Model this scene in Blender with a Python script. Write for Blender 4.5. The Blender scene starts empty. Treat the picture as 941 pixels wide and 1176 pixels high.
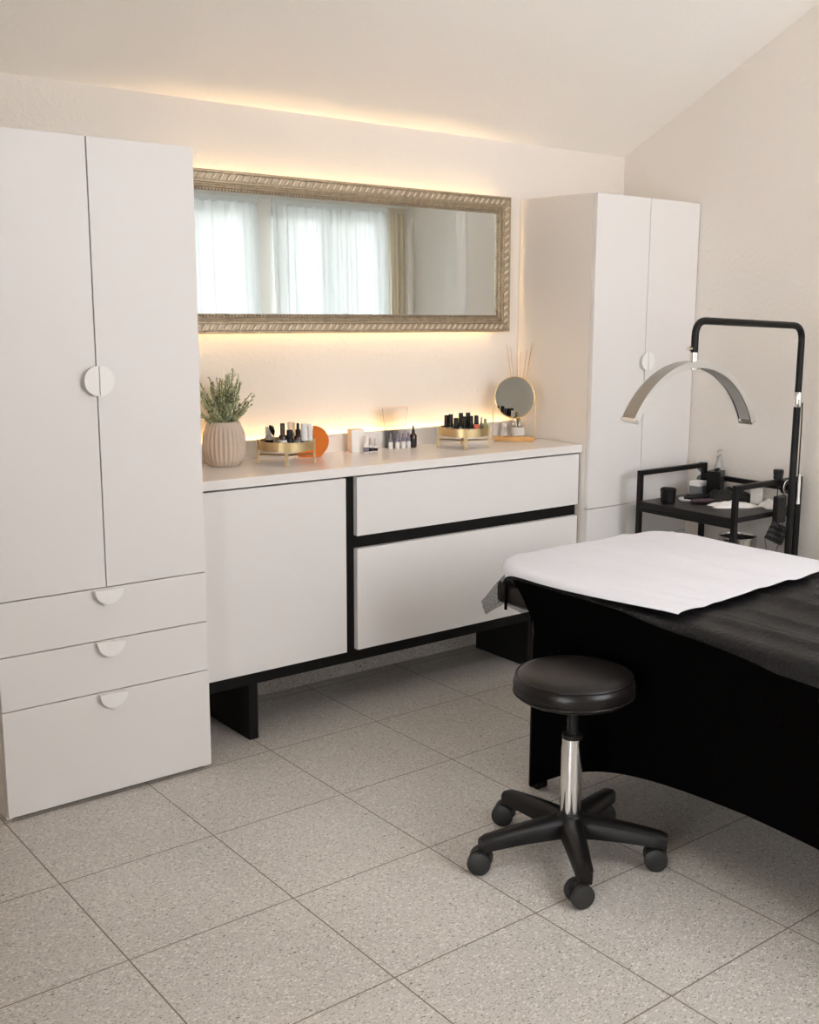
import bpy, bmesh, math, random
from mathutils import Vector, Matrix
random.seed(7)
PI = math.pi
scn = bpy.context.scene
C = scn.collection

# ------------------------------------------------------------------ materials
def new_mat(name):
    m = bpy.data.materials.new(name); m.use_nodes = True
    nt = m.node_tree
    return m, nt, nt.nodes['Principled BSDF']

def mat(name, col, rough=.5, metal=0., bump=0., bscale=80., cvar=0., cscale=12., spec=.5,
        coat=0., trans=0., ior=1.45, alpha=1., sheen=0., stretch=None, detail=3.):
    m, nt, b = new_mat(name)
    b.inputs['Base Color'].default_value = (*col, 1)
    b.inputs['Roughness'].default_value = rough
    b.inputs['Metallic'].default_value = metal
    b.inputs['Specular IOR Level'].default_value = spec
    b.inputs['Coat Weight'].default_value = coat
    b.inputs['Transmission Weight'].default_value = trans
    b.inputs['IOR'].default_value = ior
    b.inputs['Alpha'].default_value = alpha
    b.inputs['Sheen Weight'].default_value = sheen
    tc = nt.nodes.new('ShaderNodeTexCoord')
    src = tc.outputs['Object']
    if stretch:
        mp = nt.nodes.new('ShaderNodeMapping'); mp.inputs['Scale'].default_value = stretch
        nt.links.new(src, mp.inputs['Vector']); src = mp.outputs['Vector']
    if cvar:
        n = nt.nodes.new('ShaderNodeTexNoise'); n.inputs['Scale'].default_value = cscale
        n.inputs['Detail'].default_value = detail
        nt.links.new(src, n.inputs['Vector'])
        r = nt.nodes.new('ShaderNodeValToRGB')
        r.color_ramp.elements[0].position = .3; r.color_ramp.elements[1].position = .7
        r.color_ramp.elements[0].color = (*[max(0, c*(1-cvar)) for c in col], 1)
        r.color_ramp.elements[1].color = (*[min(1, c*(1+cvar)) for c in col], 1)
        nt.links.new(n.outputs['Fac'], r.inputs['Fac'])
        nt.links.new(r.outputs['Color'], b.inputs['Base Color'])
    if bump:
        n = nt.nodes.new('ShaderNodeTexNoise'); n.inputs['Scale'].default_value = bscale
        n.inputs['Detail'].default_value = detail
        nt.links.new(src, n.inputs['Vector'])
        bp = nt.nodes.new('ShaderNodeBump'); bp.inputs['Strength'].default_value = bump
        bp.inputs['Distance'].default_value = .01
        nt.links.new(n.outputs['Fac'], bp.inputs['Height'])
        nt.links.new(bp.outputs['Normal'], b.inputs['Normal'])
    return m

def plaster(name, col, strength=.24):
    """painted rough-cast plaster: small raised grains over a smooth coat"""
    m, nt, b = new_mat(name)
    b.inputs['Base Color'].default_value = (*col, 1)
    b.inputs['Roughness'].default_value = .85
    b.inputs['Specular IOR Level'].default_value = .25
    tc = nt.nodes.new('ShaderNodeTexCoord')
    n1 = nt.nodes.new('ShaderNodeTexNoise'); n1.inputs['Scale'].default_value = 55; n1.inputs['Detail'].default_value = 4
    n2 = nt.nodes.new('ShaderNodeTexNoise'); n2.inputs['Scale'].default_value = 6; n2.inputs['Detail'].default_value = 2
    for n in (n1, n2): nt.links.new(tc.outputs['Object'], n.inputs['Vector'])
    r = nt.nodes.new('ShaderNodeValToRGB'); r.color_ramp.elements[0].position = .48; r.color_ramp.elements[1].position = .7
    nt.links.new(n1.outputs['Fac'], r.inputs['Fac'])
    mu = nt.nodes.new('ShaderNodeMath'); mu.operation = 'MULTIPLY'
    nt.links.new(r.outputs['Color'], mu.inputs[0]); nt.links.new(n2.outputs['Fac'], mu.inputs[1])
    bp = nt.nodes.new('ShaderNodeBump'); bp.inputs['Strength'].default_value = strength; bp.inputs['Distance'].default_value = .006
    nt.links.new(mu.outputs[0], bp.inputs['Height']); nt.links.new(bp.outputs['Normal'], b.inputs['Normal'])
    return m

TS, TX, TY = .4071, .002, -.8825          # floor slab pitch and joint origin
def terrazzo(name, joints=True):
    m, nt, b = new_mat(name)
    N, L = nt.nodes, nt.links
    tc = N.new('ShaderNodeTexCoord')
    def vor(scale, lo, hi, c0, c1, seed):
        mp = N.new('ShaderNodeMapping'); mp.inputs['Location'].default_value = (seed, seed*.7, seed*.3)
        mp.inputs['Rotation'].default_value = (.2*seed, .3*seed, .7*seed); mp.inputs['Scale'].default_value = (1, 1.7, 1.3)
        L.new(tc.outputs['Object'], mp.inputs['Vector'])
        nz = N.new('ShaderNodeTexNoise'); nz.inputs['Scale'].default_value = scale*1.5
        L.new(mp.outputs['Vector'], nz.inputs['Vector'])
        mx = N.new('ShaderNodeMixRGB'); mx.inputs['Fac'].default_value = .012
        L.new(mp.outputs['Vector'], mx.inputs[1]); L.new(nz.outputs['Color'], mx.inputs[2])
        v = N.new('ShaderNodeTexVoronoi'); v.inputs['Scale'].default_value = scale
        L.new(mx.outputs[0], v.inputs['Vector'])
        r = N.new('ShaderNodeValToRGB'); r.color_ramp.elements[0].position = lo; r.color_ramp.elements[1].position = hi
        r.color_ramp.elements[0].color = (c0, c0, c0, 1); r.color_ramp.elements[1].color = (c1, c1, c1, 1)
        L.new(v.outputs['Distance'], r.inputs['Fac'])
        # only some of the cells carry a chip
        r2 = N.new('ShaderNodeSeparateColor'); L.new(v.outputs['Color'], r2.inputs[0])
        return r.outputs['Color'], r2.outputs[0]
    base = N.new('ShaderNodeTexNoise'); base.inputs['Scale'].default_value = 2.0; base.inputs['Detail'].default_value = 5
    L.new(tc.outputs['Object'], base.inputs['Vector'])
    br = N.new('ShaderNodeValToRGB')
    br.color_ramp.elements[0].position = .35; br.color_ramp.elements[0].color = (.51, .475, .43, 1)
    br.color_ramp.elements[1].position = .7; br.color_ramp.elements[1].color = (.585, .545, .495, 1)
    L.new(base.outputs['Fac'], br.inputs['Fac'])
    col = br.outputs['Color']
    def chips(col, scale, size, frac, colour, seed, fac=1.):
        d, pick = vor(scale, size*.75, size, 1, 0, seed)
        th = N.new('ShaderNodeMath'); th.operation = 'LESS_THAN'; th.inputs[1].default_value = frac
        L.new(pick, th.inputs[0])
        mu = N.new('ShaderNodeMath'); mu.operation = 'MULTIPLY'; L.new(d, mu.inputs[0]); L.new(th.outputs[0], mu.inputs[1])
        m2 = N.new('ShaderNodeMath'); m2.operation = 'MULTIPLY'; m2.inputs[1].default_value = fac; L.new(mu.outputs[0], m2.inputs[0])
        mx = N.new('ShaderNodeMixRGB'); mx.inputs[2].default_value = (*colour, 1)
        L.new(m2.outputs[0], mx.inputs['Fac']); L.new(col, mx.inputs[1])
        return mx.outputs[0]
    col = chips(col, 95, .44, .5, (.74, .70, .64), 1.3, .8)
    col = chips(col, 150, .42, .5, (.30, .27, .235), 2.9, .85)
    col = chips(col, 120, .34, .42, (.15, .13, .11), 5.1, .8)
    col = chips(col, 62, .23, .14, (.085, .07, .06), 7.7, .85)
    if joints:
        # thin joint lines of the slabs
        sp = N.new('ShaderNodeSeparateXYZ'); L.new(tc.outputs['Object'], sp.inputs[0])
        fs = []
        for ax, off in ((0, TX), (1, TY)):
            a = N.new('ShaderNodeMath'); a.operation = 'SUBTRACT'; a.inputs[1].default_value = off - 40*TS; L.new(sp.outputs[ax], a.inputs[0])
            p = N.new('ShaderNodeMath'); p.operation = 'DIVIDE'; p.inputs[1].default_value = TS; L.new(a.outputs[0], p.inputs[0])
            f = N.new('ShaderNodeMath'); f.operation = 'FRACT'; L.new(p.outputs[0], f.inputs[0])
            g = N.new('ShaderNodeMath'); g.operation = 'SUBTRACT'; g.inputs[1].default_value = .5; L.new(f.outputs[0], g.inputs[0])
            h = N.new('ShaderNodeMath'); h.operation = 'ABSOLUTE'; L.new(g.outputs[0], h.inputs[0])
            k = N.new('ShaderNodeMath'); k.operation = 'GREATER_THAN'; k.inputs[1].default_value = .5 - .0042; L.new(h.outputs[0], k.inputs[0])
            fs.append(k.outputs[0])
        mxm = N.new('ShaderNodeMath'); mxm.operation = 'MAXIMUM'; L.new(fs[0], mxm.inputs[0]); L.new(fs[1], mxm.inputs[1])
        mx = N.new('ShaderNodeMixRGB'); mx.inputs[2].default_value = (.17, .13, .095, 1)
        L.new(mxm.outputs[0], mx.inputs['Fac']); L.new(col, mx.inputs[1]); col = mx.outputs[0]
    L.new(col, b.inputs['Base Color'])
    b.inputs['Roughness'].default_value = .42
    b.inputs['Specular IOR Level'].default_value = .5
    return m

def emit(name, col, s):
    m = bpy.data.materials.new(name); m.use_nodes = True; nt = m.node_tree
    nt.nodes.clear()
    e = nt.nodes.new('ShaderNodeEmission'); e.inputs['Color'].default_value = (*col, 1); e.inputs['Strength'].default_value = s
    o = nt.nodes.new('ShaderNodeOutputMaterial'); nt.links.new(e.outputs[0], o.inputs[0])
    return m

def sheer(name, col, transp, spread=.6, noise=0., nscale=300):
    """woven translucent cloth: part see-through, part scattering"""
    m = bpy.data.materials.new(name); m.use_nodes = True; nt = m.node_tree; nt.nodes.clear()
    N, L = nt.nodes, nt.links
    d = N.new('ShaderNodeBsdfDiffuse'); d.inputs['Color'].default_value = (*col, 1)
    t = N.new('ShaderNodeBsdfTranslucent'); t.inputs['Color'].default_value = (*col, 1)
    a = N.new('ShaderNodeMixShader'); a.inputs[0].default_value = spread; L.new(d.outputs[0], a.inputs[1]); L.new(t.outputs[0], a.inputs[2])
    tr = N.new('ShaderNodeBsdfTransparent')
    b = N.new('ShaderNodeMixShader'); b.inputs[0].default_value = transp; L.new(a.outputs[0], b.inputs[1]); L.new(tr.outputs[0], b.inputs[2])
    if noise:
        tc = N.new('ShaderNodeTexCoord'); n = N.new('ShaderNodeTexNoise'); n.inputs['Scale'].default_value = nscale
        L.new(tc.outputs['Object'], n.inputs['Vector'])
        mr = N.new('ShaderNodeMapRange'); mr.inputs[3].default_value = transp-noise; mr.inputs[4].default_value = transp+noise
        mr.inputs[1].default_value = .3; mr.inputs[2].default_value = .7
        L.new(n.outputs['Fac'], mr.inputs[0]); L.new(mr.outputs[0], b.inputs[0])
    o = N.new('ShaderNodeOutputMaterial'); L.new(b.outputs[0], o.inputs[0])
    return m

def pane_mat(name):
    m = bpy.data.materials.new(name); m.use_nodes = True; nt = m.node_tree; nt.nodes.clear()
    N, L = nt.nodes, nt.links
    t = N.new('ShaderNodeBsdfTransparent'); t.inputs['Color'].default_value = (.95, .98, .97, 1)
    g = N.new('ShaderNodeBsdfGlossy'); g.inputs['Roughness'].default_value = .02
    f = N.new('ShaderNodeFresnel'); f.inputs['IOR'].default_value = 1.45
    mx = N.new('ShaderNodeMixShader'); L.new(f.outputs[0], mx.inputs[0]); L.new(t.outputs[0], mx.inputs[1]); L.new(g.outputs[0], mx.inputs[2])
    o = N.new('ShaderNodeOutputMaterial'); L.new(mx.outputs[0], o.inputs[0])
    return m

M = {}
M['wall'] = plaster('cream_rough_plaster', (.775, .722, .665))
M['ceiling'] = plaster('ceiling_paint', (.89, .855, .81), .12)
M['floor'] = terrazzo('terrazzo_slabs')
M['plinth'] = terrazzo('terrazzo_skirting', False)
M['white'] = mat('white_lacquer', (.765, .735, .715), .42, bump=.015, bscale=6)
M['white_top'] = mat('white_worktop', (.80, .765, .73), .22, bump=.01, bscale=5, spec=.6)
M['handle_white'] = mat('cream_metal_handle', (.86, .84, .81), .45, cvar=.01)
M['white_carcass'] = mat('white_carcass', (.78, .735, .68), .5, bump=.01, bscale=6)
M['seam'] = mat('dark_carcass_gap', (.18, .165, .15), .8, cvar=.1)
M['black_frame'] = mat('black_matt_board', (.007, .0065, .006), .55, bump=.03, bscale=200, spec=.2)
M['frame'] = mat('champagne_silver_moulding', (.42, .335, .235), .40, .75, bump=.25, bscale=160, cvar=.18, cscale=60)
M['frame_rope'] = mat('champagne_rope', (.80, .70, .57), .34, .7, bump=.15, bscale=200, cvar=.15, cscale=80)
M['frame_dark'] = mat('dark_champagne_moulding', (.30, .245, .185), .5, .6, bump=.2, bscale=150, cvar=.2, cscale=90)  # darker tone for the inner beads, backboard and brackets
M['mirror'] = mat('silvered_mirror', (.74, .78, .77), .015, 1., cvar=.005)
M['led'] = emit('warm_led_strip', (1., .66, .31), 26)
M['led2'] = emit('warm_led_strip_counter', (1., .65, .29), 23)
M['gold'] = mat('brushed_brass', (.60, .46, .25), .36, 1., bump=.05, bscale=120, stretch=(1, 1, 8))
M['gold_wire'] = mat('polished_brass_wire', (.80, .62, .33), .25, 1., cvar=.03)
M['chrome'] = mat('chrome', (.78, .77, .76), .12, 1., cvar=.02)
M['brushed'] = mat('brushed_aluminium', (.86, .85, .84), .30, 1., bump=.08, bscale=220, stretch=(1, 1, 12))
M['arch_skin'] = mat('shade_tinted_aluminium', (.36, .35, .33), .22, 1., bump=.05, bscale=200, stretch=(1, 12, 1))  # lamp skin colour darkened to carry the dim room it reflects
M['leather'] = mat('black_vinyl', (.007, .0055, .005), .30, bump=.06, bscale=260, spec=.38)
M['plastic'] = mat('black_nylon', (.008, .0072, .0068), .40, bump=.05, bscale=350, spec=.3)
M['rubber'] = mat('black_caster_tread', (.016, .015, .014), .5, bump=.05, bscale=300)
M['black_metal'] = mat('black_powder_coat', (.008, .0075, .007), .42, bump=.04, bscale=300, spec=.25)
M['shelf'] = mat('black_stained_board', (.009, .008, .0075), .4, spec=.3, bump=.06, bscale=80, stretch=(6, 1, 1))
M['cover'] = mat('black_stretch_cloth', (.0025, .0022, .0021), .95, bump=.08, bscale=240, spec=.0)
M['sheet_black'] = mat('black_nonwoven', (.008, .0073, .0075), .48, bump=.5, bscale=90, spec=.40)
M['sheet_flap'] = sheer('black_nonwoven_single_layer', (.035, .032, .03), .42, .5, .14, 260)
M['paper'] = mat('white_couch_paper', (.73, .725, .765), .7, bump=.55, bscale=16, spec=.3, detail=6)
M['pot'] = mat('beige_ceramic', (.60, .49, .40), .75, bump=.1, bscale=120, cvar=.05)
M['soil'] = mat('dark_soil', (.05, .035, .025), .95, bump=.6, bscale=90, cvar=.4)
M['leaf'] = mat('sage_leaf', (.50, .53, .34), .6, cvar=.35, cscale=40)
M['leaf_tip'] = mat('browned_bud', (.26, .21, .15), .7, cvar=.3, cscale=40)
M['stem'] = mat('green_brown_stem', (.17, .17, .085), .7, cvar=.2)
M['amber'] = mat('amber_brown_glass', (.045, .014, .008), .12, spec=.7, cvar=.1)
M['black_gloss'] = mat('black_gloss_plastic', (.008, .0072, .007), .28, spec=.35, cvar=.1)
M['white_gloss'] = mat('white_gloss_plastic', (.80, .77, .75), .3, cvar=.02)
M['grey_label'] = mat('violet_grey_label', (.22, .20, .27), .5, cvar=.1)
M['coral'] = mat('coral_label', (.72, .17, .08), .5, cvar=.05)
M['olive'] = mat('olive_green_glass', (.24, .25, .09), .3, cvar=.1)
M['frosted'] = mat('frosted_clear_plastic', (.80, .77, .74), .35, trans=.6, cvar=.02)
M['orange'] = mat('orange_plastic', (.78, .20, .02), .45, bump=.08, bscale=60, cvar=.1, cscale=14)
M['carton_peach'] = mat('peach_carton', (.82, .62, .44), .6, cvar=.03)
M['carton_white'] = mat('white_carton', (.86, .84, .81), .55, cvar=.02)
M['clear'] = mat('clear_acrylic', (.98, .95, .93), .03, trans=1., ior=1.35, cvar=.002)
M['glass'] = mat('clear_glass', (.97, .97, .95), .02, trans=1., ior=1.4, cvar=.002)
M['reed'] = mat('rattan_reed', (.62, .40, .20), .7, bump=.1, bscale=200, cvar=.15)
M['wood'] = mat('honey_wood', (.60, .34, .12), .42, bump=.05, bscale=60, cvar=.18, cscale=10, stretch=(1, 9, 9))
M['tissue'] = mat('white_tissue', (.80, .77, .74), .85, bump=.4, bscale=60)
M['steel'] = mat('polished_steel_bin', (.60, .585, .56), .24, 1., bump=.02, bscale=50)
M['bin_in'] = mat('dark_bin_liner', (.03, .024, .018), .55, bump=.5, bscale=40)
M['pink_tool'] = mat('plum_plastic', (.06, .03, .038), .4, cvar=.1)
M['grey_box'] = mat('grey_box_card', (.20, .20, .21), .5, cvar=.1)
M['sheer'] = sheer('white_sheer_curtain', (.90, .94, .95), .03, .175)
M['drape'] = sheer('beige_side_drape', (.78, .70, .56), .0, .15)
M['pane'] = pane_mat('window_glass')
M['window_frame'] = mat('white_window_frame', (.80, .79, .76), .4, cvar=.02)
M['oil'] = mat('pale_diffuser_oil', (.93, .80, .60), .05, trans=.9, ior=1.38, cvar=.01)

# ------------------------------------------------------------------ mesh helpers
def _geo(bm, n0): return bm.verts[n0:] if False else None

def box(bm, x0, x1, y0, y1, z0, z1, bev=0., seg=2, rot=None, about=None):
    r = bmesh.ops.create_cube(bm, size=1)
    vs = r['verts']
    for v in vs:
        v.co = Vector(((x0+x1)/2 + v.co.x*(x1-x0), (y0+y1)/2 + v.co.y*(y1-y0), (z0+z1)/2 + v.co.z*(z1-z0)))
    if bev > 0:
        es = list({e for v in vs for e in v.link_edges})
        rr = bmesh.ops.bevel(bm, geom=es, offset=bev, segments=seg, affect='EDGES', profile=.6)
        vs = list({v for f in rr['faces'] for v in f.verts} | {v for v in vs if v.is_valid})
    if rot is not None:
        bmesh.ops.rotate(bm, verts=vs, cent=Vector(about or ((x0+x1)/2, (y0+y1)/2, (z0+z1)/2)), matrix=rot)
    return vs

def lathe(bm, prof, seg=32, c=(0, 0, 0), close=True, ribs=None):
    """prof = [(r, z)...] bottom to top; r=0 makes a pole"""
    rings = []
    for r, z in prof:
        if r < 1e-6:
            rings.append([bm.verts.new((c[0], c[1], c[2]+z))])
        else:
            ring = []
            for i in range(seg):
                a = 2*PI*i/seg
                rr = r * (ribs(i, seg, z) if ribs else 1)
                ring.append(bm.verts.new((c[0]+rr*math.cos(a), c[1]+rr*math.sin(a), c[2]+z)))
            rings.append(ring)
    for a, b in zip(rings, rings[1:]):
        n = max(len(a), len(b))
        if len(a) == 1 and len(b) == 1: continue
        for i in range(n):
            j = (i+1) % n
            if len(a) == 1: bm.faces.new((a[0], b[j], b[i]))
            elif len(b) == 1: bm.faces.new((a[i], a[j], b[0]))
            else: bm.faces.new((a[i], a[j], b[j], b[i]))
    if close:
        if len(rings[0]) > 1: bm.faces.new(list(reversed(rings[0])))
        if len(rings[-1]) > 1: bm.faces.new(rings[-1])
    return [v for r in rings for v in r]

def smooth_path(pts, rad, n=6):
    """round the inner corners of a polyline"""
    P = [Vector(p) for p in pts]; out = [P[0]]
    for i in range(1, len(P)-1):
        a = (P[i-1]-P[i]).normalized(); b = (P[i+1]-P[i]).normalized()
        d = min(rad, (P[i-1]-P[i]).length*.49, (P[i+1]-P[i]).length*.49)
        p0, p1 = P[i]+a*d, P[i]+b*d
        for k in range(n+1):
            t = k/n
            out.append((1-t)**2*p0 + 2*t*(1-t)*P[i] + t*t*p1)
    out.append(P[-1]); return out

def tube(bm, pts, r, seg=12, caps=True):
    P = [Vector(p) for p in pts]
    rs = r if isinstance(r, (list, tuple)) else [r]*len(P)
    up = None; rings = []
    for i, p in enumerate(P):
        t = ((P[min(i+1, len(P)-1)]-P[max(i-1, 0)])).normalized()
        if up is None:
            up = Vector((0, 0, 1)) if abs(t.z) < .9 else Vector((1, 0, 0))
        s = t.cross(up)
        if s.length < 1e-5: s = t.cross(Vector((0, 1, 0)))
        s.normalize(); up = s.cross(t).normalized()
        rings.append([bm.verts.new(p + rs[i]*(math.cos(2*PI*k/seg)*s + math.sin(2*PI*k/seg)*up)) for k in range(seg)])
    for a, b in zip(rings, rings[1:]):
        for k in range(seg):
            j = (k+1) % seg
            bm.faces.new((a[k], a[j], b[j], b[k]))
    if caps:
        bm.faces.new(list(reversed(rings[0]))); bm.faces.new(rings[-1])
    return [v for r_ in rings for v in r_]

def prism(bm, poly, axis, a0, a1, bev=0.):
    """extrude a 2-D polygon along an axis (0,1,2) from a0 to a1"""
    def p3(u, v, w):
        return ((w, u, v), (u, w, v), (u, v, w))[axis]
    lo = [bm.verts.new(p3(u, v, a0)) for u, v in poly]
    hi = [bm.verts.new(p3(u, v, a1)) for u, v in poly]
    fs = [bm.faces.new(lo), bm.faces.new(list(reversed(hi)))]
    n = len(poly)
    for i in range(n):
        j = (i+1) % n
        fs.append(bm.faces.new((lo[j], lo[i], hi[i], hi[j])))
    if bev:
        es = list({e for f in fs[:2] for e in f.edges})
        bmesh.ops.bevel(bm, geom=es, offset=bev, segments=2, affect='EDGES')
    return lo+hi

def grid(bm, nu, nv, fn, wrap=False):
    V = [[bm.verts.new(fn(i/(nu if wrap else nu-1), j/(nv-1))) for j in range(nv)] for i in range(nu)]
    for i in range(nu if wrap else nu-1):
        for j in range(nv-1):
            k = (i+1) % nu
            bm.faces.new((V[i][j], V[k][j], V[k][j+1], V[i][j+1]))
    return V

def BM(): return bmesh.new()

def obj(name, bm, m, parent=None, loc=None, rotz=0., smooth=None, solid=0., subsurf=0, label=None):
    bmesh.ops.recalc_face_normals(bm, faces=bm.faces)
    me = bpy.data.meshes.new(name); bm.to_mesh(me); bm.free()
    me.materials.append(M[m] if isinstance(m, str) else m)
    o = bpy.data.objects.new(name, me); C.objects.link(o)
    if smooth is not None:
        for p in me.polygons: p.use_smooth = True
        if smooth < 180:
            try: me.set_sharp_from_angle(angle=math.radians(smooth))
            except Exception: pass
    if parent is not None: o.parent = parent
    if loc is not None: o.location = loc
    if rotz: o.rotation_euler = (0, 0, rotz)
    if solid:
        md = o.modifiers.new('thickness', 'SOLIDIFY'); md.thickness = solid; md.offset = 0
    if subsurf:
        md = o.modifiers.new('sub', 'SUBSURF'); md.levels = subsurf; md.render_levels = subsurf
    if label: o['label'] = label
    return o

def tag(o, label, cat, group=None, kind=None):
    o['label'] = label; o['category'] = cat
    if group: o['group'] = group
    if kind: o['kind'] = kind
    return o

def thing(name, label, cat, loc=(0, 0, 0), rotz=0., group=None):
    o = bpy.data.objects.new(name, None); C.objects.link(o)
    o.location = loc; o.rotation_euler = (0, 0, rotz); o.empty_display_size = .05
    return tag(o, label, cat, group)

def struct(name, bm, m, parent=None, **k):
    o = obj(name, bm, m, parent, **k)
    if parent is None: o['kind'] = 'structure'
    return o

def copy_tree(o, loc=None, rotz=None, label=None, group=None):
    r = o.copy(); C.objects.link(r)
    if loc is not None: r.location = loc
    if rotz is not None: r.rotation_euler = (0, 0, rotz)
    if label: r['label'] = label
    if group: r['group'] = group
    for ch in list(o.children):
        c = ch.copy(); C.objects.link(c); c.parent = r
        for g in list(ch.children):
            d = g.copy(); C.objects.link(d); d.parent = c
    return r

# ------------------------------------------------------------------ camera
cd = bpy.data.cameras.new('camera'); cam = bpy.data.objects.new('camera', cd); C.objects.link(cam)
F, yaw, pit, rol = 1280.369, -.6963, -.1821, .0128
f = Vector((math.sin(-yaw)*math.cos(pit), math.cos(yaw)*math.cos(pit), math.sin(pit)))
rt = Vector((math.cos(yaw), math.sin(yaw), 0)); up = rt.cross(f)
r2 = rt*math.cos(rol) + up*math.sin(rol); u2 = -rt*math.sin(rol) + up*math.cos(rol)
cam.matrix_world = Matrix.Translation((-.845, -3.419, 1.3932)) @ Matrix((r2, u2, -f)).transposed().to_4x4()
cd.sensor_fit = 'VERTICAL'; cd.sensor_height = 24; cd.lens = F*24/1176
cd.shift_x = -67.398/1176; cd.shift_y = -2.58/1176
cd.clip_start = .05; cd.clip_end = 100
scn.camera = cam

# ------------------------------------------------------------------ room
XW, XL, YB, XE = 2.868, -2.4, -4.7, 5.15    # right wall, left wall, window wall behind the camera, far side of the wider part
Z0, SL, YR, YK = 2.0236, .4985, -2.6, -1.22   # ceiling starts at Z0 on the back wall and climbs to a ridge; YK: end of the right wall
ZR = Z0 - SL*YR
b = BM(); box(b, XL-.2, XE+.2, YB-.2, .2, -.12, 0); struct('floor', b, 'floor')
b = BM(); box(b, XL-.2, XW+.2, 0, .2, 0, Z0+.25); struct('wall_back', b, 'wall')
LD = (-4.3, -2.7, .08, 2.25)                # unseen glazed opening, added to the left wall as low fill light
b = BM(); box(b, XL-.2, XL, YB, LD[0], 0, ZR+.1); box(b, XL-.2, XL, LD[1], 0, 0, ZR+.1)
box(b, XL-.2, XL, LD[0], LD[1], 0, LD[2]); box(b, XL-.2, XL, LD[0], LD[1], LD[3], ZR+.1); struct('wall_left', b, 'wall')
b = BM(); box(b, XW, XE, YK, 0, 0, ZR+.1); struct('wall_right', b, 'wall')
b = BM(); box(b, XE, XE+.2, YB, YK, 0, ZR+.1); struct('wall_far_right', b, 'wall')
# the window wall: (x0, x1, z0, z1) of every opening
OPEN = [(.7, 2.40, 1.1, 3.0), (2.62, 3.66, .15, 2.22), (3.80, 4.93, .15, 2.22)]  # first opening is unseen, added to light the cabinet fronts
b = BM(); xs = [XL-.2] + [v for o_ in OPEN for v in o_[:2]] + [XE+.2]
for a, c in zip(xs[0::2], xs[1::2]): box(b, a, c, YB-.2, YB, 0, ZR+.1)
for a, c, z0_, z1_ in OPEN:
    box(b, a, c, YB-.2, YB, 0, z0_); box(b, a, c, YB-.2, YB, z1_, ZR+.1)
struct('wall_front', b, 'wall')
b = BM()
prism(b, [(.2, Z0-.2*SL), (YR, ZR), (YR, ZR+.15), (.2, Z0-.2*SL+.15)], 0, XL-.2, XE+.2)
SKX, SKY = (1.3, 3.0), (-3.9, -2.9)         # unseen roof opening, added for steep light on drawers and back floor
box(b, XL-.2, XE+.2, SKY[1], YR, ZR, ZR+.15); box(b, XL-.2, XE+.2, YB-.2, SKY[0], ZR, ZR+.15)
box(b, XL-.2, SKX[0], SKY[0], SKY[1], ZR, ZR+.15); box(b, SKX[1], XE+.2, SKY[0], SKY[1], ZR, ZR+.15)
struct('ceiling', b, 'ceiling')
b = BM(); box(b, .63, 2.262, -.012, 0, 0, .085, .002); struct('baseboard_back', b, 'plinth')

def window(n, axis, a0, a1, z0, z1, w):
    """frame, centre mullion and panes; axis 0: in the right wall, 1: in the front wall"""
    def bx(bm, u0, u1, v0, v1, d0, d1):
        if axis == 0: box(bm, w-d1, w-d0, u0, u1, v0, v1, .004)
        else: box(bm, u0, u1, w-d1, w-d0, v0, v1, .004)
    b = BM(); t = .06; mid = (a0+a1)/2
    bx(b, a0, a1, z0, z0+t, .06, .12); bx(b, a0, a1, z1-t, z1, .06, .12)
    bx(b, a0, a0+t, z0, z1, .06, .12); bx(b, a1-t, a1, z0, z1, .06, .12)
    bx(b, mid-.04, mid+.04, z0, z1, .06, .12)
    fr = struct('window_%d' % n, b, 'window_frame')
    b = BM(); bx(b, a0+t, a1-t, z0+t, z1-t, .088, .092)
    obj('pane', b, 'pane', fr)
    b = BM(); bx(b, a0-.03, a1+.03, z0-.03, z0, -.05, .12); obj('window_sill', b, 'window_frame', fr)
for i, (a, c, z0_, z1_) in enumerate(OPEN): window(i+1, 1, a, c, z0_, z1_, YB)

window(5, 0, LD[0], LD[1], LD[2], LD[3], XL)  # unseen window added for fill from the left

def curtain(name, label, cat, x0, x1, z0, z1, y, folds, amp, m, group=None):
    t = thing(name, label, cat, ((x0+x1)/2, y, z0), 0, group)
    b = BM(); rnd = random.Random(int(folds*10)); ph = [rnd.uniform(-.5, .5) for _ in range(8)]
    n = int(folds*10)
    def fn(u, v):
        a = u*folds*2*PI
        d = amp*(math.sin(a + .9*math.sin(u*7+ph[0])) + .35*math.sin(a*1.7+ph[1]*4+v*1.2))
        return ((u-.5)*(x1-x0) + .01*math.sin(a*2+v*3), d*(1-.35*v), v*(z1-z0))
    grid(b, n, 14, fn)
    obj('fabric', b, m, t, smooth=180)
    b = BM(); box(b, -(x1-x0)/2, (x1-x0)/2, -.012, .012, z1-z0-.012, z1-z0+.035, .003)
    obj('heading_tape', b, m, t)
    return t
b = BM()
box(b, SKX[0], SKX[1], SKY[0], SKY[0]+.06, ZR+.05, ZR+.13, .004); box(b, SKX[0], SKX[1], SKY[1]-.06, SKY[1], ZR+.05, ZR+.13, .004)
box(b, SKX[0], SKX[0]+.06, SKY[0], SKY[1], ZR+.05, ZR+.13, .004); box(b, SKX[1]-.06, SKX[1], SKY[0], SKY[1], ZR+.05, ZR+.13, .004)
rw = struct('window_4', b, 'window_frame')  # unseen roof window, put in for its steep light
b = BM(); box(b, SKX[0]+.06, SKX[1]-.06, SKY[0]+.06, SKY[1]-.06, ZR+.08, ZR+.085); obj('pane', b, 'pane', rw)
YC = YB+.12
curtain('sheer_curtain', 'white sheer curtain in the narrower window, left in the big mirror', 'curtain', 2.60, 3.60, .06, 2.24, YC, 9, .022, 'sheer', 'sheer window curtains')
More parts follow.
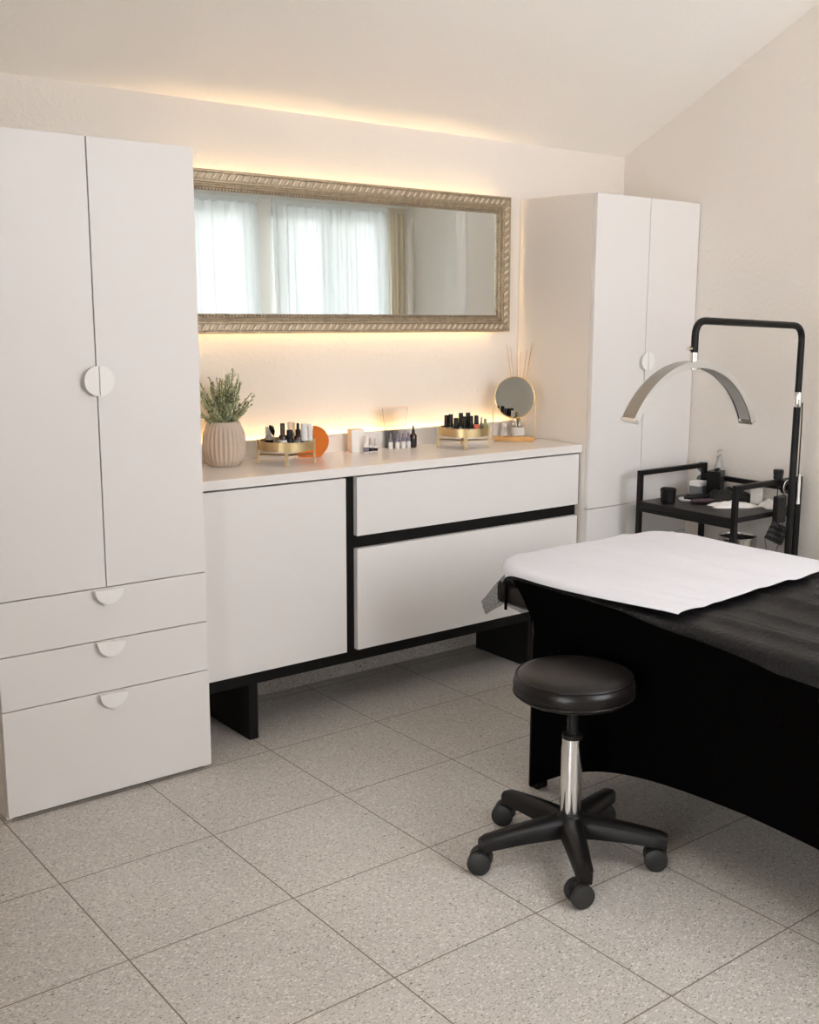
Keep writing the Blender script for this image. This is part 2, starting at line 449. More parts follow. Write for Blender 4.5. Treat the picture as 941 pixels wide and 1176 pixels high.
curtain('sheer_curtain', 'white sheer curtain in the wider window, centre of the big mirror', 'curtain', 3.74, 4.84, .06, 2.24, YC, 12, .022, 'sheer', 'sheer window curtains')
curtain('side_drape', 'narrow beige drape at the end of the sheer curtains, in the big mirror', 'curtain', 4.87, 5.02, .06, 2.24, YC, 3.0, .02, 'drape')
t = thing('curtain_rail', 'white curtain rail above the sheer curtains on the window wall', 'curtain rail', (3.80, YC, 2.28))
b = BM(); box(b, -1.25, 1.25, -.02, .02, -.005, .02, .004); obj('rail', b, 'window_frame', t)
for x in (-1.15, -.15, .9):
    b = BM(); box(b, x-.012, x+.012, -.12, -.02, .0, .015, .002); obj('bracket', b, 'window_frame', t)

# ------------------------------------------------------------------ tall cabinets
def halfmoon(bm, cx, cz, r, y, start, th=.004, off=.016):
    """half disc plate standing off the front at y; start = angle of the straight edge"""
    n = 20
    pts = [(cx + r*math.cos(start + PI*k/n), cz + r*math.sin(start + PI*k/n)) for k in range(n+1)]
    prism(bm, pts, 1, y-off-th, y-off, .0008)
    a0 = start
    dx, dz = math.cos(a0), math.sin(a0); nx, nz = -dz, dx     # nx,nz points into the half disc
    # return flange joining the straight edge to the panel
    p = [(cx+dx*r*.92, cz+dz*r*.92), (cx-dx*r*.92, cz-dz*r*.92),
         (cx-dx*r*.92+nx*.004, cz-dz*r*.92+nz*.004), (cx+dx*r*.92+nx*.004, cz+dz*r*.92+nz*.004)]
    prism(bm, p, 1, y-off, y)

def tall_cabinet(name, label, x0, yf, depth, w, handle_r, z0=.0098, top=1.81, n_low=3):
    t = thing(name, label, 'cabinet', (x0, yf, 0))
    D = depth + .009; th = .018; g = .0016
    b = BM()
    box(b, .0005, th, th+.002, D, z0-.0098, top-.001, .001)              # left side
    box(b, w-th, w-.0005, th+.002, D, z0-.0098, top-.001, .001)
    box(b, th, w-th, th+.002, D, top-th, top-.001)
    box(b, th, w-th, th+.03, D, z0+.03, z0+.045)
    box(b, th, w-th, D-.01, D, z0, top-th)
    box(b, th, w-th, th+.03, D-.01, z0+.585, z0+.603)
    obj('carcass', b, 'white_carcass', t)
    b = BM(); box(b, th, w-th, th+.001, th+.006, z0+.01, top-th)
    obj('shadow_liner', b, 'seam', t)
    mid = w/2
    for k, (a, c) in enumerate(((0, mid), (mid, w))):
        b = BM(); box(b, a+g, c-g, 0, th, z0+.60+g, top-g, .0012)
        d = obj('door', b, 'white', t)
        b = BM(); halfmoon(b, mid + (-.0012 if k == 0 else .0012), 1.18, handle_r, 0, PI/2 if k == 0 else -PI/2)
        obj('handle', b, 'handle_white', d)
    for a, c in ((z0, z0+.30), (z0+.30, z0+.45), (z0+.45, z0+.60)):
        b = BM(); box(b, g, w-g, 0, th, a+g, c-g, .0012)
        d = obj('drawer', b, 'white', t)
        b = BM(); halfmoon(b, mid, c-.0035, handle_r, 0, PI)
        obj('handle', b, 'handle_white', d)
    return t
tall_cabinet('tall_cabinet', 'tall white cabinet nearest the camera, two doors over three drawers', .0097, -.4784, .4664, .6017, .040)
tall_cabinet('tall_cabinet', 'tall white cabinet in the far corner beside the black trolley', 2.2642, -.4272, .4152, .6017, .036)

# ------------------------------------------------------------------ base unit and worktop
YF, YP = -.3605, -.3824
XB0, XB1 = .62, 2.261
t = thing('base_unit', 'long low white sideboard unit with black frame between the tall cabinets', 'cabinet', (XB0, YF, 0))
def L(bm, x0, x1, y0, y1, z0, z1, bv=.001): return box(bm, x0-XB0, x1-XB0, y0-YF, y1-YF, z0, z1, bv)
b = BM(); L(b, XB0, XB1, YF, -.045, .186, .828); obj('frame_body', b, 'black_frame', t)
for x in (.805, 2.022):
    b = BM(); L(b, x, x+.032, YF, -.05, 0, .186); obj('leg', b, 'black_frame', t)
b = BM(); L(b, XB0, 1.1678, YP, YF, .2305, .826, .0015); obj('door', b, 'white', t)
for z0, z1 in ((.6263, .826), (.2305, .5822)):
    b = BM(); L(b, 1.2113, 2.255, YP, YF, z0, z1, .0015); obj('drawer', b, 'white', t)
b = BM(); box(b, XB0, 2.262, -.3917, -.002, .8345-.002, .8626, .002)
wt = obj('worktop', b, 'white_top'); tag(wt, 'thin white worktop lying along the low sideboard under the mirror', 'worktop')
b = BM(); box(b, XB0+.01, 2.255, -.3700, -.03, .8285, .8330); obj('support_batten', b, 'black_frame', wt)
b = BM(); box(b, XB0, 2.262, -.0405, -.0285, .8626, .9276, .0015)
us = obj('upstand', b, 'white_top'); tag(us, 'low white upstand board with a warm light strip behind it', 'splashback')
b = BM(); box(b, XB0, 2.262, -.0285, -.001, .8626, .868); obj('spacer', b, 'white_top', us)
b = BM(); box(b, XB0+.05, 2.2, -.0282, -.0245, .893, .901); obj('light_strip', b, 'led2', us)

# ------------------------------------------------------------------ wall mirror with rope-moulded frame
MX0, MX1, MZ0, MZ1, MY = .66, 2.169, 1.2882, 1.8072, -.061
t = thing('wall_mirror', 'long landscape wall mirror in champagne rope-pattern frame, lit from behind', 'mirror', (MX0, MY, MZ0))
t.rotation_euler = (math.radians(-.55), 0, 0)
W_, H_ = MX1-MX0, MZ1-MZ0
prof = [(d_*.82, y_) for d_, y_ in [(0, .026), (0, .004), (.004, 0), (.010, 0), (.013, .004), (.038, .006), (.041, .001), (.047, .001),
        (.050, .005), (.056, .004), (.058, .008), (.064, .007), (.068, .011), (.078, .012), (.080, .020), (.080, .026)]]
# profile: (distance inwards from the outer edge, depth behind the front plane)
b = BM(); rings = []
for i, (d, y) in enumerate(prof):
    rings.append([b.verts.new(p) for p in ((d, y, d), (W_-d, y, d), (W_-d, y, H_-d), (d, y, H_-d))])
for a, c in zip(rings, rings[1:]+rings[:1]):
    for k in range(4):
        j = (k+1) % 4
        b.faces.new((a[k], a[j], c[j], c[k]))
obj('frame', b, 'frame', t)
b = BM()
def rope(bm, p0, p1, inx, inz):
    """slanted teardrop ridges along one side; inx,inz points inwards"""
    Ln = math.hypot(p1[0]-p0[0], p1[1]-p0[1]); ux, uz = (p1[0]-p0[0])/Ln, (p1[1]-p0[1])/Ln
    n = int(Ln/.0265); st = Ln/n
    for i in range(n):
        s = (i+.5)*st
        c0 = Vector((p0[0]+ux*s, .0035, p0[1]+uz*s))
        d = Vector((.62, 0, .78)) if inx == 0 else Vector((.78, 0, .62))
        pts = [c0 + d*q for q in (-.0130, -.0095, -.003, .004, .0105, .0130)]
        tube(bm, pts, [.0010, .0032, .0044, .0042, .0030, .0010], 8)
i_ = .0209
rope(b, (.03, i_), (W_-.03, i_), 0, 1)
rope(b, (.03, H_-i_), (W_-.03, H_-i_), 0, -1)
rope(b, (W_-i_, .03), (W_-i_, H_-.03), -1, 0)
rope(b, (i_, .03), (i_, H_-.03), 1, 0)
obj('rope_moulding', b, 'frame_rope', t, smooth=60)
b = BM()
def beads(bm, p0, p1, n):
    for i in range(n):
        q = (i+.5)/n; x, z = p0[0]+(p1[0]-p0[0])*q, p0[1]+(p1[1]-p0[1])*q
        bmesh.ops.create_icosphere(bm, subdivisions=1, radius=.0042, matrix=Matrix.Translation((x, .0105, z)))
e_ = .0600
beads(b, (e_, e_), (W_-e_, e_), 120); beads(b, (e_, H_-e_), (W_-e_, H_-e_), 120)
beads(b, (e_, e_), (e_, H_-e_), 34); beads(b, (W_-e_, e_), (W_-e_, H_-e_), 34)
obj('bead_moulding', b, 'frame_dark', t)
b = BM(); box(b, .0645, W_-.0645, .0185, .0225, .0645, H_-.0645); obj('mirror_glass', b, 'mirror', t)
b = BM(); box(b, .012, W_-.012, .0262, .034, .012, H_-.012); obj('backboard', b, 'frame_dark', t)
for z0, z1 in ((H_-.052, H_-.043), (.046, .055)):
    b = BM(); box(b, .06, W_-.05, .034, .043, z0, z1); obj('light_strip', b, 'led', t)
for x in (.25, W_-.25):
    b = BM(); box(b, x-.02, x+.02, 034.e-3, .0570, H_*.5-.02, H_*.5+.02); obj('wall_bracket', b, 'frame_dark', t)

# ------------------------------------------------------------------ items on the worktop
ZC = .8626
def bottle(name, label, cat, loc, r, h, body, cap, neck=.45, cap_h=.3, cap_r=.6, group=None, label_m=None, dropper=False, taper=0.):
    if loc[2] > ZC+.01: r, h = r*1.1, h*1.14
    t = thing(name, label, cat, loc, random.uniform(0, 6), group)
    hb = h*(1-cap_h)
    b = BM(); s = r*.18
    lathe(b, [(r*.85, 0), (r, s), (r*(1-taper), hb-r*.6), (r*.8*(1-taper), hb-r*.2), (r*neck, hb), (r*neck, hb+.003)], 20)
    obj('bottle_body', b, body, t, smooth=40)
    b = BM(); cr = r*cap_r
    if dropper:
        lathe(b, [(cr, hb), (cr, hb+(h-hb)*.4), (cr*.62, hb+(h-hb)*.45), (cr*.55, h*.97), (cr*.3, h)], 16)
    else:
        lathe(b, [(cr, hb), (cr*1.0, hb+.002), (cr*.9, h*.985), (cr*.75, h)], 16)
    obj('cap', b, cap, t, smooth=40)
    if label_m:
        b = BM(); lathe(b, [(r*1.015, hb*.15), (r*1.02, hb*.15), (r*1.02*(1-taper*.6), hb*.62), (r*1.01*(1-taper*.6), hb*.62)], 20, close=False)
        obj('paper_label', b, label_m, t, smooth=40)
    return t

# potted plant
t = thing('potted_plant', 'small bushy green plant in a ribbed beige pot on the worktop', 'plant', (.868, -.118, ZC))
b = BM()
pr_ = [(.046, 0), (.052, .004), (.062, .022), (.0665, .048), (.0675, .080), (.0645, .108), (.058, .130), (.052, .143), (.048, .1455), (.045, .143), (.047, .125), (.0, .123)]
lathe(b, pr_, 168, ribs=lambda i, s, z: 1 + (.040*max(-.6, math.cos(i*28*2*PI/s)) if .012 < z < .126 else 0))
obj('pot', b, 'pot', t, smooth=50)
b = BM(); lathe(b, [(.0455, .126), (.03, .131), (0, .133)], 24, close=False); obj('soil', b, 'soil', t)
rnd = random.Random(3); bs, bl = BM(), BM()
def leaf(bm, p, d, ln, w):
    d = d.normalized(); s = d.cross(Vector((rnd.uniform(-1, 1), rnd.uniform(-1, 1), rnd.uniform(-1, 1)))).normalized()
    n = d.cross(s)*ln*.15
    q = [p, p+d*ln*.5+s*w+n, p+d*ln, p+d*ln*.5-s*w+n]
    bm.faces.new([bm.verts.new(v) for v in q])
for k in range(92):
    a = rnd.uniform(0, 2*PI); tilt = abs(rnd.gauss(0, .72)); tilt = min(tilt, 1.25)
    ln = rnd.uniform(.09, .185)*(1.08-.32*tilt)
    p = Vector((rnd.uniform(-.025, .025), rnd.uniform(-.025, .025), .128))
    d = Vector((math.cos(a)*math.sin(tilt), math.sin(a)*math.sin(tilt), math.cos(tilt)))
    pts = [p.copy()]; n = 9
    for i in range(n):
        d = (d + Vector((rnd.uniform(-.12, .12), rnd.uniform(-.12, .12), rnd.uniform(-.05, .09)))).normalized()
        p = p + d*ln/n; pts.append(p.copy())
        for q in range(9 if i < 6 else 5):
            ld = (d*.4 + Vector((rnd.uniform(-1, 1), rnd.uniform(-1, 1), rnd.uniform(-.4, .8)))).normalized()
            tip = i >= 6
            leaf(bl, p - d*rnd.uniform(0, ln/n), ld, rnd.uniform(.008, .015)*(.7 if tip else 1), rnd.uniform(.0028, .0052)*(.8 if tip else 1))
    tube(bs, pts, [.0013]*5+[.0009]*(len(pts)-5), 5)
obj('stems', bs, 'stem', t); o = obj('foliage', bl, 'leaf', t)

# two brass trays on legs
def tray(label, loc, rot, R, group):
    t = thing('brass_tray', label, 'tray', loc, rot, group)
    zp = .047
    b = BM(); lathe(b, [(0, zp), (R-.002, zp), (R-.002, zp+.003), (0, zp+.003)], 48, close=False); obj('tray_plate', b, 'gold', t, smooth=30)
    b = BM(); lathe(b, [(R-.003, zp), (R, zp), (R, zp+.031), (R-.003, zp+.031), (R-.003, zp)], 48, close=False); obj('rim', b, 'gold', t, smooth=30)
    for k in range(4):
        a = PI/2*k + PI/4
        b = BM(); m_ = Matrix.Rotation(a, 3, 'Z')
        vs = box(b, R, R+.007, -.0055, .0055, 0, zp+.034, .0008)
        bmesh.ops.rotate(b, verts=b.verts[:], cent=(0, 0, 0), matrix=m_)
        obj('leg', b, 'gold', t)
    b = BM()
    for a in (PI/4, 3*PI/4):
        tube(b, [(-R*math.cos(a), -R*math.sin(a), .030), (0, 0, .027), (R*math.cos(a), R*math.sin(a), .030)], .0032, 8)
    obj('cross_brace', b, 'gold', t)
    return t
T1, T2 = Vector((1.062, -.184, ZC)), Vector((1.822, -.198, ZC))
tray('brass tray on legs beside the ribbed plant pot, holding brown and white bottles', T1, math.radians(105), .090, 'round brass trays on the worktop')
tray('brass tray on legs beside the round tabletop mirror, holding black-capped bottles', T2, math.radians(100), .092, 'round brass trays on the worktop')
zt = ZC + .0502
def on1(t_, d): return (T1.x + t_*.86 + d*.51, T1.y - t_*.51 + d*.86, zt)
def on2(t_, d): return (T2.x + t_*.77 + d*.64, T2.y - t_*.64 + d*.77, zt)
G1, G2 = 'bottles in the tray by the plant', 'bottles in the tray by the round mirror'
bottle('cream_jar', 'pale bottle with dark band, leftmost in the tray by the plant', 'bottle', on1(-.056, .01), .0125, .062, 'frosted', 'white_gloss', .6, .38, .95, G1, 'black_gloss')
t = thing('cosmetic_brush', 'dark curved brush head leaning up in the tray by the plant', 'brush', on1(-.040, -.018), 0.3, None)
b = BM(); tube(b, [(0, 0, .0), (.002, 0, .03), (.0, 0, .05)], [.003, .003, .0025], 8); obj('handle', b, 'frosted', t, smooth=60)
b = BM(); tube(b, [(.0, 0, .046), (-.004, 0, .058), (-.011, 0, .072), (-.019, 0, .080)], [.003, .0075, .0085, .002], 10); obj('brush_head', b, 'black_gloss', t, smooth=60)
bottle('serum_bottle', 'tall dark red-brown bottle with white label in the tray by the plant', 'bottle', on1(-.011, -.028), .0125, .076, 'amber', 'amber', .5, .42, .62, G1, 'white_gloss')
bottle('polish_bottle', 'short black bottle beside the red-brown one in the tray by the plant', 'bottle', on1(.012, -.022), .0120, .056, 'black_gloss', 'black_gloss', .7, .35, .85, G1)
bottle('clear_bottle', 'clear round-topped bottle behind the short black one in the plant-side tray', 'bottle', on1(.019, .022), .0140, .074, 'frosted', 'frosted', .7, .45, .95, G1)
bottle('dropper_bottle', 'dark dropper bottle right of centre in the tray by the plant', 'bottle', on1(.040, -.004), .0125, .074, 'amber', 'black_gloss', .5, .45, .62, G1, 'frosted', True)
bottle('white_bottle', 'white bottle with dark collar in the tray by the plant, left of the orange disc', 'bottle', on1(.060, -.010), .0115, .074, 'white_gloss', 'white_gloss', .8, .5, .95, G1, 'black_gloss')
bottle('white_bottle', 'rightmost white bottle with black band in the tray by the plant', 'bottle', on1(.078, .006), .0105, .070, 'white_gloss', 'white_gloss', .8, .5, .95, G1, 'black_gloss')
# right tray
cap = [(-.066, .000, .062, 'leftmost'), (-.050, -.012, .066, 'second from the left of'), (-.030, -.030, .056, 'third from left, shorter, in'),
       (-.012, .000, .070, 'fourth from the left of'), (.002, -.034, .062, 'fifth from the left of'), (.015, .004, .071, 'tallest in'), (.026, -.028, .063, 'just left of coral one in')]
for x, d, h, w in cap:
    bottle('essence_bottle', 'black-capped small bottle, %s the row on the right brass tray' % w, 'bottle', on2(x, d), .0102, h, 'frosted' if x < 0 else 'grey_label', 'black_gloss', .6, .62, .86, G2, 'amber' if x in (-.030, .026) else None)
bottle('essence_bottle', 'coral-labelled bottle with black cap in the right brass tray', 'bottle', on2(.046, -.02), .0125, .064, 'coral', 'black_gloss', .6, .45, .66, G2, 'coral')
bottle('clear_vial', 'clear thin vial right of the coral bottle in the right brass tray', 'bottle', on2(.066, .010), .0055, .056, 'frosted', 'frosted', .6, .3, .8, G2)
bottle('essence_bottle', 'small olive-green bottle at the right end of the right brass tray', 'bottle', on2(.080, -.004), .0105, .052, 'olive', 'olive', .5, .3, .55, G2)

# orange half-round piece standing behind the tray
t = thing('orange_disc', 'orange half-round disc standing on its edge behind the left brass tray', 'ornament', (1.217, -.098, ZC), math.radians(-31))
b = BM(); pts = []
n = 26
for k in range(n+1):
    a = math.radians(-68) + math.radians(160)*k/n
    pts.append((.006+.052*math.cos(a), .056+.052*math.sin(a) if a > 0 else .056+.056*math.sin(a)))
pts = [(-.048, .0), (.030, .0)] + pts[3:] + [(.002, .06), (-.048, .02)]
prism(b, pts, 1, -.008, .008, .003)
obj('disc', b, 'orange', t, smooth=30)
b = BM(); box(b, -.034, .020, -.014, .014, 0, .006, .001); obj('foot', b, 'orange', t)

# carton and small bottles at the middle of the worktop
t = thing('small_carton', 'small cream and white carton behind the little white bottles', 'box', (1.412, -.080, ZC), math.radians(-14))
b = BM(); box(b, -.024, .024, -.022, .022, 0, .083, .001); obj('carton_body', b, 'carton_peach', t)
b = BM(); box(b, -.0235, .0245, -.0228, -.0215, .001, .0825); box(b, .0238, .0248, -.022, .022, .001, .0825); obj('white_panel', b, 'carton_white', t)
G3 = 'little white bottles in front of the carton'
bottle('white_bottle', 'tallest of three little white dark-ringed bottles before the carton', 'bottle', (1.424, -.128, ZC), .0100, .064, 'white_gloss', 'white_gloss', .5, .45, .8, G3, 'grey_label')
bottle('white_bottle', 'middle of three little white bottles before the carton, pale cap', 'bottle', (1.451, -.118, ZC), .0085, .050, 'white_gloss', 'frosted', .5, .45, .7, G3, 'black_gloss')
bottle('white_bottle', 'rightmost and shortest of three little white bottles before the carton', 'bottle', (1.476, -.112, ZC), .0090, .046, 'white_gloss', 'frosted', .5, .5, .6, G3, 'black_gloss')
G4 = 'clear capped bottles in front of the acrylic stand'
for (x, y), w in zip(((1.567, -.082), (1.594, -.086), (1.618, -.090), (1.640, -.094)), ('first, leftmost', 'second from left', 'third from left', 'fourth, nearest the dark bottle')):
    bottle('clear_bottle', 'pale bottle with violet-grey pointed cap, %s of the four' % w, 'bottle', (x, y, ZC), .0088, .058, 'white_gloss', 'grey_label', .7, .55, .85, G4, None, True)
bottle('dropper_bottle', 'dark amber dropper bottle at the end of the four pale bottles', 'bottle', (1.663, -.092, ZC), .0135, .083, 'amber', 'black_gloss', .5, .36, .45, None, 'black_gloss', True)
t = thing('acrylic_stand', 'clear acrylic stand tapering downwards behind the four pale bottles', 'stand', (1.600, -.062, ZC), math.radians(-10))
b = BM(); prism(b, [(-.032, .004), (.032, .004), (.052, .150), (-.052, .150)], 1, -.0015, .0015); obj('panel', b, 'clear', t)
b = BM(); box(b, -.034, .034, -.014, .014, 0, .004); obj('foot_plate', b, 'clear', t)
b = BM(); box(b, -.052, .052, -.0022, .0022, .149, .152); obj('top_edge', b, 'carton_peach', t)

# round tabletop mirror on a wooden base with brass wire
t = thing('tabletop_mirror', 'round tabletop mirror in thin brass wire stand on wooden base', 'mirror', (2.118, -.152, ZC), math.radians(-42))
b = BM(); box(b, -.080, .080, -.026, .026, 0, .017, .003); obj('wooden_base', b, 'wood', t)
for s in (-1, 1):
    b = BM(); tube(b, smooth_path([(s*.079, 0, .004), (s*.084, 0, .004), (s*.084, 0, .157)], .003, 4), .0018, 8); wp = obj('wire_post', b, 'gold_wire', t, smooth=60)
    b = BM(); bmesh.ops.create_uvsphere(b, u_segments=10, v_segments=8, radius=.0042, matrix=Matrix.Translation((s*.084, 0, .160))); obj('pivot_knob', b, 'gold_wire', wp, smooth=60)
R_ = .0805; tilt = Matrix.Rotation(math.radians(-14), 3, 'Z') @ Matrix.Rotation(math.radians(-2), 3, 'X')
b = BM(); ring = [tuple(tilt @ Vector((R_*math.cos(a), 0, R_*math.sin(a))) + Vector((0, 0, .172))) for a in [2*PI*k/48 for k in range(49)]]
tube(b, ring, .0026, 8, False); rg = obj('ring', b, 'gold_wire', t, smooth=60)
b = BM(); prism(b, [(.079*math.cos(2*PI*k/48), .079*math.sin(2*PI*k/48)) for k in range(48)], 1, -.002, .002)
bmesh.ops.rotate(b, verts=b.verts[:], cent=(0, 0, 0), matrix=tilt); bmesh.ops.translate(b, verts=b.verts[:], vec=(0, 0, .172))
obj('mirror_glass', b, 'mirror', t)
# reed diffuser behind it
t = thing('reed_diffuser', 'reed diffuser with tall rattan sticks behind the round mirror', 'diffuser', (2.196, -.088, ZC))
b = BM(); lathe(b, [(.022, 0), (.026, .002), (.026, .052), (.020, .062), (.012, .066), (.012, .078), (.010, .078), (.010, .066), (.018, .060), (.024, .050), (.024, .004), (0, .003)], 24, close=False)
obj('glass_bottle', b, 'glass', t, smooth=40)
b = BM(); lathe(b, [(.0262, .012), (.0264, .012), (.0264, .046), (.0262, .046)], 24, close=False); obj('paper_label', b, 'white_gloss', t, smooth=40)
for k, (dx, dz, le) in enumerate(((-.050, 0, .375), (-.040, .01, .365), (-.012, .01, .330), (.010, -.01, .345), (.030, .0, .355), (.047, .01, .372), (.053, -.005, .382))):
    b = BM(); dirn = Vector((.74, -.67, 0)); top = dirn*dx + Vector((dz*1.5, dz, le))
    tube(b, [tuple(dirn*(-dx*.12) + Vector((0, 0, .006))), tuple(dirn*dx*.10 + Vector((0, 0, .078))), tuple(top)], .0013, 6)
    obj('reed', b, 'reed', t)
bottle('white_bottle', 'small white bottle seen beneath the round tabletop mirror', 'bottle', (2.142, -.066, ZC), .014, .062, 'frosted', 'white_gloss', .6, .25, .7, None, 'white_gloss')

# ------------------------------------------------------------------ treatment table under its black cover
TX0, TX1, TYH, TYF, TZ = 1.275, 2.085, -.965, -2.90, .622
t = thing('treatment_table', 'padded treatment table hidden under its black stretch cover', 'table', (1.68, -1.93, 0))
b = BM(); box(b, -.39, .39, -.94, .935, .52, .588, .02, 3); obj('padded_top', b, 'leather', t)
for x in (-.38, .38):
    for y in (-.74, .74):
        b = BM(); box(b, x-.02, x+.02, y-.02, y+.02, 0, .52, .003); obj('leg', b, 'black_metal', t)

def lerp(a, b_, u): return a + (b_-a)*u
def curve(tab, x):
    if x <= tab[0][0]: return tab[0][1]
    for (a, fa), (c, fc) in zip(tab, tab[1:]):
        if x <= c: return lerp(fa, fc, (x-a)/(c-a))
    return tab[-1][1]
# how far the head end is drawn in at each height
INS = [(0, .205), (.40, .205), (.43, .198), (.47, .178), (.505, .150), (.53, .122), (.555, .088), (.58, .050), (.60, .022), (.61, .0)]
HEM = lambda d: .20*(1-math.exp(-(d/.24)**1.25))
def ring_pt(s, z, full):
    """rounded rectangle point; s in 0..1 around, full = top plan. corner radius shrinks downward"""
    ins = curve(INS, z); x0, x1 = TX0, TX1; yh, yf = TYH-ins, TYF+ins
    r = lerp(.02, .17, max(0, min(1, (z-.42)/.19)))
    w, h = x1-x0, yh-yf
    segs_ = [('l', h-2*r), ('a', r*PI/2), ('l', w-2*r), ('a', r*PI/2), ('l', h-2*r), ('a', r*PI/2), ('l', w-2*r), ('a', r*PI/2)]
    # equal parameter shares so rings line up
    shares = [.30, .02, .16, .02, .30, .02, .16, .02]
    acc = 0
    for k, sh in enumerate(shares):
        if s <= acc+sh+1e-9 or k == 7:
            u = min(1, max(0, (s-acc)/sh)); break
        acc += sh
    if k == 0: return (x0, lerp(yf+r, yh-r, u))
    if k == 1: a = PI - u*PI/2; return (x0+r+r*math.cos(a), yh-r+r*math.sin(a))
    if k == 2: return (lerp(x0+r, x1-r, u), yh)
    if k == 3: a = PI/2 - u*PI/2; return (x1-r+r*math.cos(a), yh-r+r*math.sin(a))
    if k == 4: return (x1, lerp(yh-r, yf+r, u))
    if k == 5: a = -u*PI/2; return (x1-r+r*math.cos(a), yf+r+r*math.sin(a))
    if k == 6: return (lerp(x1-r, x0+r, u), yf)
    a = -PI/2 - u*PI/2; return (x0+r+r*math.cos(a), yf+r+r*math.sin(a))
NS = 300
def hem_z(s):
    x, y = ring_pt(s, 0, False)
    yh, yf = TYH-.205, TYF+.205
    if s <= .30 or .50 <= s <= .80:
        d = min(yh-y, y-yf); return HEM(max(0, d))
    if .32 <= s <= .48 or .82 <= s <= .98:
        d = min(x-TX0, TX1-x); return HEM(max(0, d))*1.5
    return 0.
b = BM(); V = []
NV = 26
for i in range(NS):
    s = i/NS; hz = hem_z(s); col = []
    for j in range(NV):
        v = j/(NV-1); v = v**.8
        z = lerp(hz, TZ-.012, v)
        x, y = ring_pt(s, z, True)
        # slack of the cloth: faint diagonal folds
        w = .002*math.sin(s*90+z*9)*max(0, .6-abs(v-.55))
        nx = (-1 if s < .31 else (1 if .49 < s < .81 else 0)); ny = (1 if .31 <= s <= .49 else (-1 if s > .81 else 0))
        col.append(b.verts.new((x+nx*w, y+ny*w, z)))
    # rolled top edge
    for k in range(1, 5):
        a = k/4*PI/2
        x, y = ring_pt(s, TZ-.012, True); cx_, cy_ = (TX0+TX1)/2, (TYH+TYF)/2
        q = .012*(1-math.cos(a)); dx, dy = cx_-x, cy_-y
        ln = 1.
        x += math.copysign(min(abs(dx), q), dx) if abs(dx) > .3 else 0
        y += math.copysign(min(abs(dy), q), dy) if abs(dy) > .85 else 0
        col.append(b.verts.new((x, y, TZ-.012+.012*math.sin(a))))
    V.append(col)
for i in range(NS):
    k = (i+1) % NS
    for j in range(len(V[0])-1): b.faces.new((V[i][j], V[k][j], V[k][j+1], V[i][j+1]))
b.faces.new([V[i][-1] for i in range(NS)])
o = obj('table_cover', b, 'cover', smooth=50); tag(o, 'black stretch cover with arched hem pulled over the treatment table', 'cover')

# sheets lying on the table
CR = .17                                    # plan radius of the table corners
def drape(x, y, z, x0=TX0-.009, x1=TX1+.009, y0=TYF-.009, y1=TYH+.009, r=.022):
    """bend a flat point down over the rounded table outline"""
    px, py = min(max(x, x0+CR), x1-CR), min(max(y, y0+CR), y1-CR)
    dx, dy = x-px, y-py; d = math.hypot(dx, dy)
    over = d - (CR - r)
    if over <= 0 or d < 1e-6: return (x, y, z)
    ux, uy = dx/d, dy/d; a = over/r
    if a < PI/2: q = CR - r + r*math.sin(a); zz = z - r*(1-math.cos(a))
    else:
        q = CR + .004*math.sin(9*y+7*x)*min(1, (a-PI/2)); zz = z - r - (over - r*PI/2)
    return (px+ux*q, py+uy*q, zz)
def rip(x, y):
    return (.0035*math.sin(y*9+x*14) + .0030*math.sin(x*31-y*7+1.3*math.sin(y*5)) + .0022*math.sin(y*3.1+x*43+.5))*.45 + .004 + .0034*max(0, math.sin(x*17+2.5*math.sin(y*3.3)+1.0))**10 + .0030*max(0, math.sin(x*11-y*4+2.0))**12
def rip_b(x, y):
    e = max(0, math.sin(x*26+2.2*math.sin(y*2.4+.6)+y*2.5))**4
    e2 = max(0, math.sin(x*47-1.7*math.sin(y*3.6)+y*4+1))**5
    return .012*e + .009*e2 + .002
def bsheet(u, v):
    y = lerp(-2.86, TYH+.012, v)
    dr = .010 + .050*min(1, max(0, (-1.50-y)/.5))
    x = lerp(TX0-dr, TX1+.06, u)
    k = .30 + .70*min(1, max(0, (-1.62-y)/.15))     # flattened under the paper
    return drape(x, y, TZ+.001+rip_b(x, y)*k)
b = BM(); grid(b, 150, 170, bsheet)
o = obj('black_sheet', b, 'sheet_black', smooth=180); tag(o, 'creased thin black disposable sheet spread over the treatment table', 'sheet')
# overhanging single-layer cloth at the head end
b = BM()
def flap(u, v):
    x = lerp(1.46, 2.02, u)
    return (x, TYH + .012 + .008*math.sin(u*19) + v*.02*math.sin(u*9+.8), TZ-.015 - v*(.11+.02*math.sin(u*7)))
grid(b, 40, 8, flap)
obj('head_overhang', b, 'sheet_flap', o, smooth=180, label='see-through single layer hanging off the head end')
def patch(rows, nu, nv):
    b = BM()
    def fn(u, v):
        a = u*(len(rows)-1); i = min(int(a), len(rows)-2); fu = a-i
        m_ = len(rows[0])-1; c = v*m_; j = min(int(c), m_-1); fv = c-j
        P = [[Vector(rows[i+q][j+w_]) for w_ in (0, 1)] for q in (0, 1)]
        return tuple(P[0][0].lerp(P[1][0], fu).lerp(P[0][1].lerp(P[1][1], fu), fv) + Vector((.002*math.sin(v*9+u*4), .002*math.sin(u*17), 0)))
    grid(b, nu, nv, fn); return b
b = patch([[(1.282, -1.068, .641), (1.262, -1.03, .586), (1.241, -.990, .530)],
           [(1.284, -1.064, .615), (1.268, -1.03, .560), (1.250, -.990, .507)],
           [(1.288, -1.060, .585), (1.282, -1.035, .540), (1.259, -.990, .484)]], 12, 10)
obj('corner_overhang', b, 'sheet_flap', o, smooth=180, label='see-through loose corner sticking out past the table edge')
